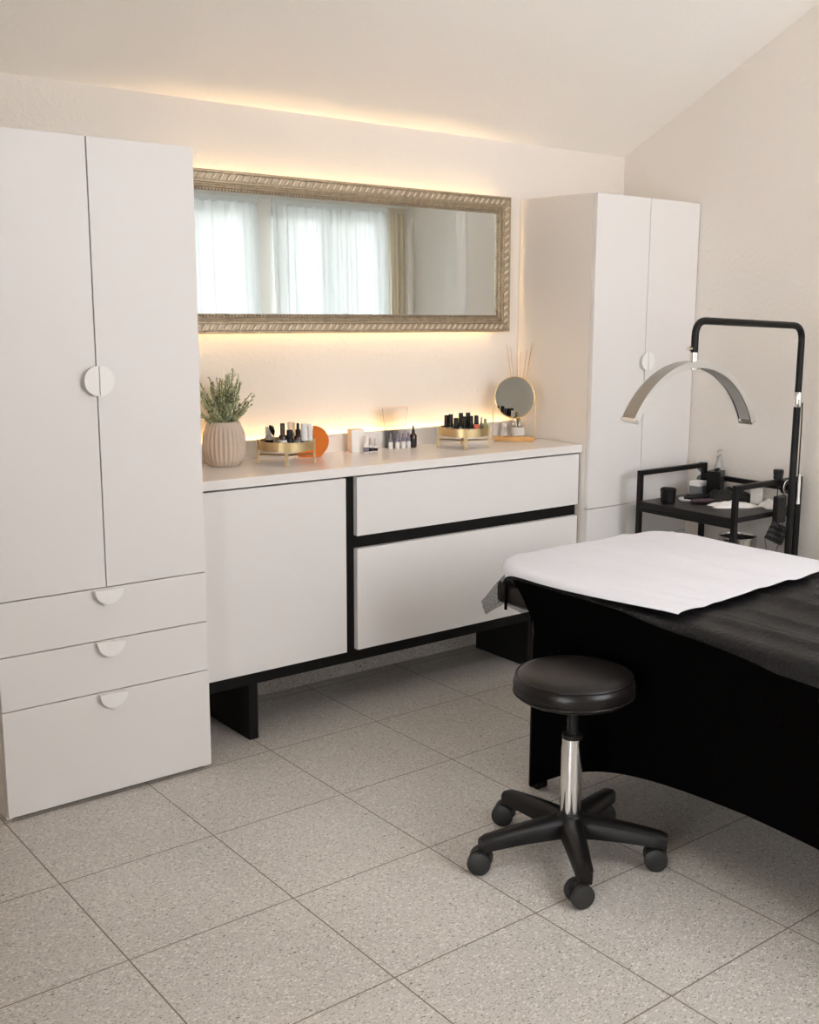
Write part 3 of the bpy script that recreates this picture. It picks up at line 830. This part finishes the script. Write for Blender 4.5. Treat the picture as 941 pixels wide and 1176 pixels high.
b = patch([[(1.288, -1.060, .600), (1.288, -1.050, .560), (1.259, -.990, .484)],
           [(1.292, -1.062, .590), (1.298, -1.05, .550), (1.308, -1.015, .515)],
           [(1.300, -1.090, .570), (1.318, -1.07, .530), (1.341, -1.050, .492)],
           [(1.305, -1.110, .545), (1.325, -1.10, .510), (1.345, -1.095, .470)]], 16, 8)
obj('side_overhang', b, 'sheet_flap', o, smooth=180, label='see-through lower fold under the table corner')
b = BM(); tube(b, [(1.283, -1.052, .626), (1.284, -1.051, .57), (1.285, -1.050, .509)], [.004, .0045, .0045], 8); obj('fold_ridge', b, 'cover', o, smooth=60)
b = patch([[(1.312, -1.12, .515), (1.318, -1.125, .47), (1.322, -1.125, .42), (1.325, -1.12, .374)],
           [(1.335, -1.14, .510), (1.345, -1.15, .47), (1.345, -1.15, .42), (1.340, -1.15, .374)]], 6, 12)
obj('lower_overhang', b, 'sheet_flap', o, smooth=180, label='see-through narrow strip hanging below the corner')
# white paper
def psheet(u, v):
    y = lerp(-1.705+.05*u, TYH+.020, v)
    dr = .004 + .026*min(1, max(0, (y+1.66)/.45))
    x = lerp(TX0-dr, TX1-.006, u)
    return drape(x, y, TZ+.0205+rip(x, y), TX0-.014, TX1+.014, TYF, TYH+.014)
b = BM(); grid(b, 130, 100, psheet)
o = obj('paper_sheet', b, 'paper', smooth=180); tag(o, 'white paper sheet laid over the head end of the black table', 'paper sheet')

# ------------------------------------------------------------------ stool
SX, SY = 1.071, -1.549
t = thing('rolling_stool', 'round black vinyl rolling stool with chrome column and five castors', 'stool', (SX, SY, 0))
b = BM(); R = .152
lathe(b, [(0, .432), (R-.03, .432), (R-.012, .434), (R-.004, .440), (R, .452), (R+.001, .468), (R-.002, .480), (R-.007, .4865),
          (R-.009, .4885), (R-.016, .4945), (R-.035, .4995), (R-.07, .5025), (0, .5035)], 64)
seat = obj('seat', b, 'leather', t, smooth=60)
for z_, r_ in ((.4875, R-.006), (.446, R-.0005)):
    b = BM(); tube(b, [((r_)*math.cos(2*PI*k/64), (r_)*math.sin(2*PI*k/64), z_) for k in range(65)], .0026, 8, False); obj('piping', b, 'leather', seat, smooth=60)
b = BM(); box(b, -.08, .08, -.08, .08, .424, .433, .002); box(b, -.03, .03, -.03, .03, .400, .425, .006)
obj('seat_plate', b, 'plastic', t)
b = BM(); tube(b, smooth_path([(.02, .02, .412), (-.06, .056, .411), (-.095, .088, .416)], .02), .0035, 8); obj('height_lever', b, 'black_metal', t, smooth=60)
b = BM(); lathe(b, [(.0145, .325), (.0145, .402)], 24); obj('gas_piston', b, 'plastic', t, smooth=40)
b = BM(); lathe(b, [(.0155, .400), (.0155, .407)], 24); obj('piston_ring', b, 'chrome', t, smooth=40)
b = BM(); lathe(b, [(.0245, .118), (.0265, .124), (.0270, .135), (.0270, .295), (.0255, .305), (.0255, .326), (.022, .330), (0, .330)], 32); obj('column', b, 'chrome', t, smooth=40)
b = BM(); lathe(b, [(.0262, .322), (.0262, .333), (.0150, .334)], 32); obj('collar', b, 'plastic', t, smooth=40)
b = BM(); lathe(b, [(.030, .068), (.040, .075), (.041, .100), (.036, .116), (.030, .122), (.028, .122)], 32); obj('hub', b, 'plastic', t, smooth=40)
for k in range(5):
    a = math.radians(18+72*k); ca, sa = math.cos(a), math.sin(a)
    b = BM(); n = 14; secs = []
    for i in range(n+1):
        u = i/n; d = lerp(.020, .248, u)
        zt_ = .116 - .022*u**1.6 - (.004 if i == n else 0); hh = lerp(.052, .034, u); w = lerp(.029, .020, min(1, u*1.15))
        if i == n: w *= .75
        # arched underside
        pts = [(-w, zt_-hh), (-w, zt_-hh*.25), (-w*.55, zt_), (w*.55, zt_), (w, zt_-hh*.25), (w, zt_-hh)]
        secs.append([b.verts.new((d*ca - p[0]*sa, d*sa + p[0]*ca, p[1])) for p in pts])
    for q, r_ in zip(secs, secs[1:]):
        for i in range(6):
            j = (i+1) % 6; b.faces.new((q[i], q[j], r_[j], r_[i]))
    b.faces.new(secs[0]); b.faces.new(list(reversed(secs[-1])))
    leg = obj('leg', b, 'plastic', t, smooth=45)
    # castor: stem, hood and two wheels
    sw = math.radians((60, 35, 40, 70, 45)[k])
    cx_, cy_ = .233*ca, .233*sa
    ax = Vector((math.cos(sw), math.sin(sw), 0)); fw = Vector((-math.sin(sw), math.cos(sw), 0))
    b = BM(); tube(b, [(cx_, cy_, .092), (cx_, cy_, .052)], .007, 10)
    # hood: half-drum between the wheels
    c0 = Vector((cx_, cy_, .0305)) + fw*.0135
    pts = [c0 + fw*(.029*math.cos(q)) + Vector((0, 0, .029*math.sin(q))) for q in [PI*i/10 for i in range(11)]]
    lo = [b.verts.new(p_ - ax*.008) for p_ in pts]; hi = [b.verts.new(p_ + ax*.008) for p_ in pts]
    b.faces.new(lo); b.faces.new(list(reversed(hi)))
    for i in range(11): j = (i+1) % 11; b.faces.new((lo[i], lo[j], hi[j], hi[i]))
    hd = obj('castor', b, 'plastic', t, smooth=50)
    for s in (-1, 1):
        b = BM(); vs = lathe(b, [(0, -.010), (.022, -.010), (.0290, -.007), (.0300, 0), (.0290, .007), (.024, .009), (.013, .011), (0, .0115)], 28)
        q = Vector((0, 0, 1)).rotation_difference(ax*s).to_matrix()
        bmesh.ops.rotate(b, verts=b.verts[:], cent=(0, 0, 0), matrix=q)
        bmesh.ops.translate(b, verts=b.verts[:], vec=c0 + ax*s*.0190 - Vector((0, 0, .0005)))
        obj('wheel', b, 'rubber', hd, smooth=40)

# ------------------------------------------------------------------ lash lamp
LX, LY = 2.643, -1.090
t = thing('arch_lamp', 'tall floor lamp with half-moon aluminium head on black pole', 'floor lamp', (LX, LY, 0))
b = BM(); lathe(b, [(0, 0), (.088, 0), (.088, .012), (.080, .020), (.02, .030), (0, .030)], 40); obj('base', b, 'black_metal', t, smooth=40)
b = BM(); lathe(b, [(.0128, .028), (.0128, 1.045)], 24); obj('lower_pole', b, 'black_metal', t, smooth=40)
b = BM(); lathe(b, [(.0140, 1.045), (.0150, 1.05), (.0150, 1.092), (.0130, 1.098)], 24); obj('clamp_collar', b, 'chrome', t, smooth=40)
b = BM(); tube(b, smooth_path([(0, 0, 1.09), (0, 0, 1.333), (-.595, 0, 1.352), (-.595, 0, 1.245)], .055, 10), .0120, 20); obj('bent_arm', b, 'black_metal', t, smooth=60)
b = BM(); lathe(b, [(.0135, 1.195), (.0135, 1.250)], 20, (-.595, 0, 0)); jt = obj('joint', b, 'chrome', t, smooth=40)
b = BM(); tube(b, [(-.611, 0, 1.262), (-.627, 0, 1.262)], .007, 12); obj('thumb_screw', b, 'chrome', jt, smooth=40)
# arch: inner and outer skins, cut ends
b = BM(); Rl, ang = .346, math.radians(63); cxl, czl, tiltl = -.602, 1.222-.346, math.radians(-3.4)
n = 48; dpt, thk = .027, .020; secs = []
for i in range(n+1):
    a = PI/2 + ang - 2*ang*i/n + tiltl
    row = []
    for rr, yy in ((Rl, -dpt), (Rl, dpt), (Rl-thk, dpt), (Rl-thk*.82, dpt*.82), (Rl-thk*.82, -dpt*.82), (Rl-thk, -dpt)):
        row.append(b.verts.new((cxl + rr*math.cos(a), yy, czl + rr*math.sin(a))))
    secs.append(row)
for q, r_ in zip(secs, secs[1:]):
    for i in range(6): j = (i+1) % 6; b.faces.new((q[i], q[j], r_[j], r_[i]))
b.faces.new(secs[0]); b.faces.new(list(reversed(secs[-1])))
hd = obj('arch_head', b, 'arch_skin', t, smooth=25)
for sy in (-1, 1):
    b = BM(); secs = []
    for i in range(n+1):
        a = PI/2 + ang - 2*ang*i/n + tiltl
        secs.append([b.verts.new((cxl + q*math.cos(a), sy*y, czl + q*math.sin(a))) for q, y in ((Rl+.0006, dpt-.001), (Rl+.0006, dpt+.0012), (Rl-thk-.0006, dpt+.0012), (Rl-thk-.0006, dpt-.001))])
    for q, r_ in zip(secs, secs[1:]):
        for i in range(4): j = (i+1) % 4; b.faces.new((q[i], q[j], r_[j], r_[i]))
    b.faces.new(secs[0]); b.faces.new(list(reversed(secs[-1])))
    obj('lit_side_rim', b, 'brushed', hd, smooth=25)  # bright plates that put the lit front face into the colour
b = BM(); secs = []
for i in range(n+1):
    a = PI/2 + ang*.97 - 2*ang*.97*i/n + tiltl; rr = Rl-thk*.87
    secs.append([b.verts.new((cxl + q*math.cos(a), y, czl + q*math.sin(a))) for q, y in ((rr, -dpt*.78), (rr, dpt*.78), (rr-.002, dpt*.78), (rr-.002, -dpt*.78))])
for q, r_ in zip(secs, secs[1:]):
    for i in range(4): j = (i+1) % 4; b.faces.new((q[i], q[j], r_[j], r_[i]))
b.faces.new(secs[0]); b.faces.new(list(reversed(secs[-1])))
obj('diffuser', b, 'frosted', hd, smooth=25)
for s in (1, -1):
    a = PI/2 + s*ang*1.003 + tiltl
    b = BM(); ur, ut = Vector((math.cos(a), 0, math.sin(a))), Vector((-math.sin(a), 0, math.cos(a)))*s
    c0 = Vector((cxl, 0, czl)) + ur*(Rl-thk*.5)
    vs = box(b, -.5, .5, -.5, .5, -.5, .5, .06)
    for v in b.verts: v.co = c0 + ur*v.co.x*(thk+.003) + Vector((0, 1, 0))*v.co.y*(2*dpt+.003) + ut*v.co.z*.010
    obj('end_cap', b, 'chrome', hd)
b = BM(); rnd = random.Random(5)
cp = smooth_path([(.012, -.012, 1.06), (.016, -.012, 1.00), (.020, -.010, .88), (.018, -.012, .78), (.018, -.014, .60), (.024, -.012, .35), (.014, -.014, .04)], .08, 5)
tube(b, cp, .0025, 8); cb = obj('cable', b, 'plastic', t, smooth=60)
b = BM(); tube(b, [(.020, -.016, .80), (.019, -.017, .76), (.019, -.017, .72), (.019, -.017, .69)], [.004, .0055, .0045, .0065], 10); obj('inline_switch', b, 'white_gloss', cb, smooth=50)

# ------------------------------------------------------------------ trolley and what stands on it
QX0, QX1, QY0, QY1, QZ = 2.445, 2.838, -.990, -.535, .762
t = thing('black_trolley', 'black metal trolley with open end frames beside the corner cabinet', 'trolley', ((QX0+QX1)/2, (QY0+QY1)/2, 0))
ox, oy = (QX0+QX1)/2, (QY0+QY1)/2; hx, hy = (QX1-QX0)/2, (QY1-QY0)/2; w = .0095
for y in (-hy, hy):
    b = BM()
    for x in (-hx, hx): box(b, x-w, x+w, y-w, y+w, .035, QZ, .0015)
    box(b, -hx, hx, y-w, y+w, QZ-2*w, QZ, .0015)
    obj('end_frame', b, 'black_metal', t)
b = BM(); box(b, hx-w, hx+w, -hy, hy, QZ-.062, QZ-.062+2*w, .0015); obj('back_rail', b, 'black_metal', t)
b = BM(); box(b, -hx-w, hx+w, -hy, hy, .622, .642, .002); obj('shelf', b, 'shelf', t)
for x in (-hx, hx):
    b = BM(); box(b, x-w, x+w, -hy+w, hy-w, .602, .622, .002); obj('shelf_rail', b, 'black_metal', t)
b = BM(); box(b, -hx-w, hx+w, -hy, hy, .282, .302, .002); obj('shelf', b, 'shelf', t)
b = BM()
for x in (-hx, hx):
    for y in (-hy, hy): lathe(b, [(.014, 0), (.016, .004), (.016, .03), (.008, .036)], 14, (x, y, 0))
obj('foot', b, 'rubber', t)
ZS = .642
t = thing('black_cup', 'small black faceted pot at the near end of the trolley shelf', 'pot', (2.512, -.622, ZS))
b = BM(); lathe(b, [(.026, 0), (.030, .006), (.031, .040), (.033, .052), (.029, .056), (.026, .050), (.024, .012), (0, .010)], 10); obj('pot_body', b, 'black_gloss', t)
b = BM(); lathe(b, [(.022, .040), (.012, .058), (0, .060)], 8); obj('contents', b, 'plastic', t)
t = thing('cotton_pad', 'flat white round pad lying beside the small black pot', 'lid', (2.605, -.632, ZS))
b = BM(); lathe(b, [(.026, 0), (.027, .002), (.027, .007), (.025, .009), (0, .009)], 28); obj('pad', b, 'white_gloss', t, smooth=40)
t = thing('supply_box', 'grey card box against the wall side of the trolley shelf', 'box', (2.742, -.585, ZS), .1)
b = BM(); box(b, -.028, .028, -.024, .024, 0, .058, .001); obj('box_body', b, 'grey_box', t)
b = BM(); box(b, -.0285, .0285, -.0245, .0245, .040, .0585, .001); obj('box_lid', b, 'carton_white', t)
t = thing('black_box', 'square black box standing at the back of the trolley', 'box', (2.768, -.650, ZS), .35)
b = BM(); box(b, -.030, .030, -.028, .028, 0, .106, .002); obj('box_body', b, 'black_gloss', t)
for q in range(3):
    b = BM(); tube(b, [(-.016+.016*q, -.004, .104), (-.018+.018*q, -.003, .116)], [.004, .005], 8); obj('pen_end', b, 'plastic', t)
t = thing('pump_bottle', 'clear pump bottle behind the black box on the trolley', 'bottle', (2.835, -.612, ZS), .3)
b = BM(); lathe(b, [(.018, 0), (.020, .003), (.020, .110), (.012, .130), (.009, .136), (.009, .143)], 20); obj('bottle_body', b, 'frosted', t, smooth=40)
b = BM(); lathe(b, [(.010, .141), (.010, .156), (.004, .158), (.004, .174)], 14); box(b, -.024, .006, -.005, .005, .172, .182, .002); obj('pump', b, 'frosted', t, smooth=40)
t = thing('hand_tool', 'long plum and black hand tool lying on the trolley shelf', 'tool', (2.598, -.722, ZS+.009), math.radians(-38))
b = BM(); tube(b, [(-.045, 0, 0), (-.038, 0, .001), (.0, 0, .002), (.035, .003, .003), (.046, .004, .003)], [.004, .0075, .0085, .0075, .004], 14); obj('handle', b, 'pink_tool', t, smooth=60)
b = BM(); tube(b, [(.042, .003, .003), (.080, .008, .0)], [.007, .005], 12); obj('tip', b, 'plastic', t, smooth=60)
t = thing('hand_tool', 'black hand tool lying behind the plum one on the trolley', 'tool', (2.650, -.668, ZS+.012), math.radians(-20))
b = BM(); tube(b, [(-.07, 0, 0), (-.055, 0, .002), (0, 0, .003), (.05, 0, .002), (.065, 0, 0)], [.005, .011, .012, .0105, .005], 14); obj('handle', b, 'plastic', t, smooth=60)
def heap(bm, cx, cy, rx, ry, h, seed, n=22, rotz=0.):
    rn = random.Random(seed); ph = [rn.uniform(0, 6) for _ in range(6)]
    def fn(u, v):
        a = 2*PI*u; r = v
        e = 1+.18*math.sin(3*a+ph[0])+.10*math.sin(5*a+ph[1])
        x, y = rx*r*e*math.cos(a), ry*r*e*math.sin(a)
        z = h*max(0, 1-r**2.2)*(.75+.25*math.sin(7*x/rx+ph[2])*math.cos(6*y/ry+ph[3])) + .10*h*abs(math.sin(9*a+ph[4]))*(1-r)*r*4
        return (cx+x*math.cos(rotz)-y*math.sin(rotz), cy+x*math.sin(rotz)+y*math.cos(rotz), z)
    grid(bm, n*2, n, fn, wrap=True)
b = BM(); heap(b, 0, 0, .100, .050, .052, 4, rotz=-.9)
tube(b, [(.0, .05, .02), (.03, .02, .045), (.05, -.03, .035), (.06, -.07, .02)], .007, 8)
o = obj('black_gloves', b, 'plastic', None, (2.728, -.745, ZS+.0005), smooth=60); tag(o, 'crumpled black gloves heaped on the middle of the trolley shelf', 'gloves')
b = BM(); heap(b, 0, 0, .095, .045, .022, 8, rotz=-.75)
o = obj('white_tissue', b, 'tissue', None, (2.640, -.830, ZS+.0005), smooth=60); tag(o, 'crumpled white tissue on the open side of the trolley shelf', 'tissue')
b = BM(); heap(b, 0, 0, .055, .04, .030, 12, rotz=.2)
o = obj('white_tissue', b, 'tissue', None, (2.762, -.925, ZS+.0005), smooth=60); tag(o, 'white folded tissue at the lamp end of the trolley shelf', 'tissue')
t = thing('white_box', 'small upright white box between the tissues on the trolley', 'box', (2.775, -.845, ZS), .2)
b = BM(); box(b, -.016, .016, -.018, .018, 0, .058, .001); obj('box_body', b, 'carton_white', t)
b = BM(); box(b, -.0163, .0163, -.0183, .0183, .046, .0585, .001); obj('box_lid', b, 'white_gloss', t)
# end frame: jar, ring, pouch, mask
t = thing('black_jar', 'small black jar standing on the trolley end rail by the lamp', 'jar', (2.700, -.990, QZ))
b = BM(); lathe(b, [(.016, 0), (.018, .002), (.018, .022)], 20); obj('jar_body', b, 'black_gloss', t, smooth=40)
b = BM(); lathe(b, [(.0195, .021), (.0195, .036), (.017, .038)], 20); obj('jar_lid', b, 'plastic', t, smooth=40)
t = thing('tape_roll', 'round black roll hanging on the trolley end rail', 'tape roll', (2.720, -1.012, .735), 0)
b = BM()
vs = lathe(b, [(.014, -.008), (.027, -.008), (.027, .008), (.014, .008), (.014, -.008)], 28, close=False)
bmesh.ops.rotate(b, verts=b.verts[:], cent=(0, 0, 0), matrix=Matrix.Rotation(PI/2, 3, 'X')); obj('roll', b, 'black_gloss', t, smooth=40)
b = BM(); tube(b, [(.0275*math.cos(2*PI*k/28), -.009, .0275*math.sin(2*PI*k/28)) for k in range(29)], .0014, 6, False); obj('edge_ring', b, 'brushed', t, smooth=60)
t = thing('hanging_pouch', 'black fabric pouch hanging on the end of the trolley', 'pouch', (2.690, -1.012, .60))
b = BM(); vs = box(b, -.030, .030, -.010, .012, 0, .105, .006); obj('pouch_body', b, 'sheet_black', t)
b = BM(); tube(b, smooth_path([(-.022, 0, .10), (-.020, 0, .135), (.0, .005, .140), (.020, 0, .135), (.022, 0, .10)], .01), .002, 6); obj('strap', b, 'plastic', t)
t = thing('face_mask', 'black pleated face mask dangling below the trolley pouch', 'mask', (2.655, -1.030, .568), math.radians(-32))
b = BM(); rz = math.radians(-24)
def fm(u, v):
    x, z = (u-.5)*.075, (v-.5)*.070
    y = .0012*math.sin(v*22)-.006*math.sin(u*PI)
    return (x*math.cos(rz)-z*math.sin(rz), y, x*math.sin(rz)+z*math.cos(rz))
grid(b, 14, 24, fm); obj('mask_body', b, 'sheet_black', t, smooth=60, solid=.002)
b = BM(); lp = [(-.030*math.cos(a)*.72-.018, -.002, -.050-.030*math.sin(a)) for a in [PI*k/14 for k in range(15)]]
lp = [(-.046, -.002, -.020)] + lp[::-1][::-1] + [(.012, -.002, -.042)]
tube(b, lp, .0013, 6); tube(b, [(.02, 0, .03), (.025, .004, .055)], .0013, 6); obj('ear_loop', b, 'plastic', t, smooth=60)

# steel bin on the lower shelf
t = thing('steel_bin', 'round polished steel bin on the lower shelf of the trolley', 'bin', (2.715, -.812, .3022))
b = BM(); lathe(b, [(.068, 0), (.070, .003), (.073, .205), (.0755, .208), (.0755, .213), (.0700, .213), (.0690, .208), (.066, .006), (0, .005)], 40); obj('bin_body', b, 'steel', t, smooth=40)
b = BM(); lathe(b, [(.0688, .205), (.0640, .190), (.060, .10), (0, .09)], 32, close=False); obj('bin_liner', b, 'bin_in', t, smooth=60)

# double wall socket
t = thing('wall_socket', 'white double wall socket on the right wall above the trolley', 'socket', (XW, -.505, .712))
b = BM(); box(b, -.010, 0, -.032, .032, -.058, .058, .003); obj('face_plate', b, 'white_gloss', t)
for z in (-.027, .027):
    b = BM(); vs = lathe(b, [(.0, 0), (.019, 0), (.019, .002), (.021, .002), (.021, -.001)], 24)
    bmesh.ops.rotate(b, verts=b.verts[:], cent=(0, 0, 0), matrix=Matrix.Rotation(-PI/2, 3, 'Y')); bmesh.ops.translate(b, verts=b.verts[:], vec=(-.0102, 0, z))
    obj('socket_well', b, 'grey_box', t, smooth=40)

# ------------------------------------------------------------------ daylight
w = bpy.data.worlds.new('sky'); scn.world = w; w.use_nodes = True
nt = w.node_tree; bg = nt.nodes['Background']
tc = nt.nodes.new('ShaderNodeTexCoord'); sp = nt.nodes.new('ShaderNodeSeparateXYZ'); nt.links.new(tc.outputs['Generated'], sp.inputs[0])
rp = nt.nodes.new('ShaderNodeValToRGB'); nt.links.new(sp.outputs[2], rp.inputs['Fac'])
rp.color_ramp.elements[0].position = 0.; rp.color_ramp.elements[0].color = (.95, .89, .915, 1)
rp.color_ramp.elements[1].position = .5; rp.color_ramp.elements[1].color = (1, .945, .985, 1)
nt.links.new(rp.outputs['Color'], bg.inputs['Color']); bg.inputs['Strength'].default_value = 8.0
def portal(x, y, z, sx, sy, rot):
    ld = bpy.data.lights.new('window_portal', 'AREA'); ld.shape = 'RECTANGLE'; ld.size = sx; ld.size_y = sy
    ld.cycles.is_portal = True
    lo = bpy.data.objects.new('window_portal', ld); C.objects.link(lo); lo.location = (x, y, z); lo.rotation_euler = rot
portal((SKX[0]+SKX[1])/2, (SKY[0]+SKY[1])/2, ZR+.16, SKX[1]-SKX[0], SKY[1]-SKY[0], (0, 0, 0))
portal(XL-.16, (LD[0]+LD[1])/2, (LD[2]+LD[3])/2, LD[3]-LD[2], LD[1]-LD[0], (0, -PI/2, 0))
for a, c, z0_, z1_ in OPEN: portal((a+c)/2, YB-.16, (z0_+z1_)/2, c-a, z1_-z0_, (PI/2, 0, PI))

# ------------------------------------------------------------------ view
vs_ = scn.view_settings
vs_.view_transform = 'Standard'; vs_.look = 'None'; vs_.gamma = 1; vs_.use_curve_mapping = False; vs_.exposure = 0.66
scn.cycles.use_denoising = True
try: scn.cycles.denoiser = 'OPENIMAGEDENOISE'
except Exception: pass
scn.cycles.max_bounces = 10; scn.cycles.diffuse_bounces = 6; scn.cycles.transparent_max_bounces = 12
scn.cycles.sample_clamp_indirect = 8
scn.cycles.caustics_reflective = False; scn.cycles.caustics_refractive = False
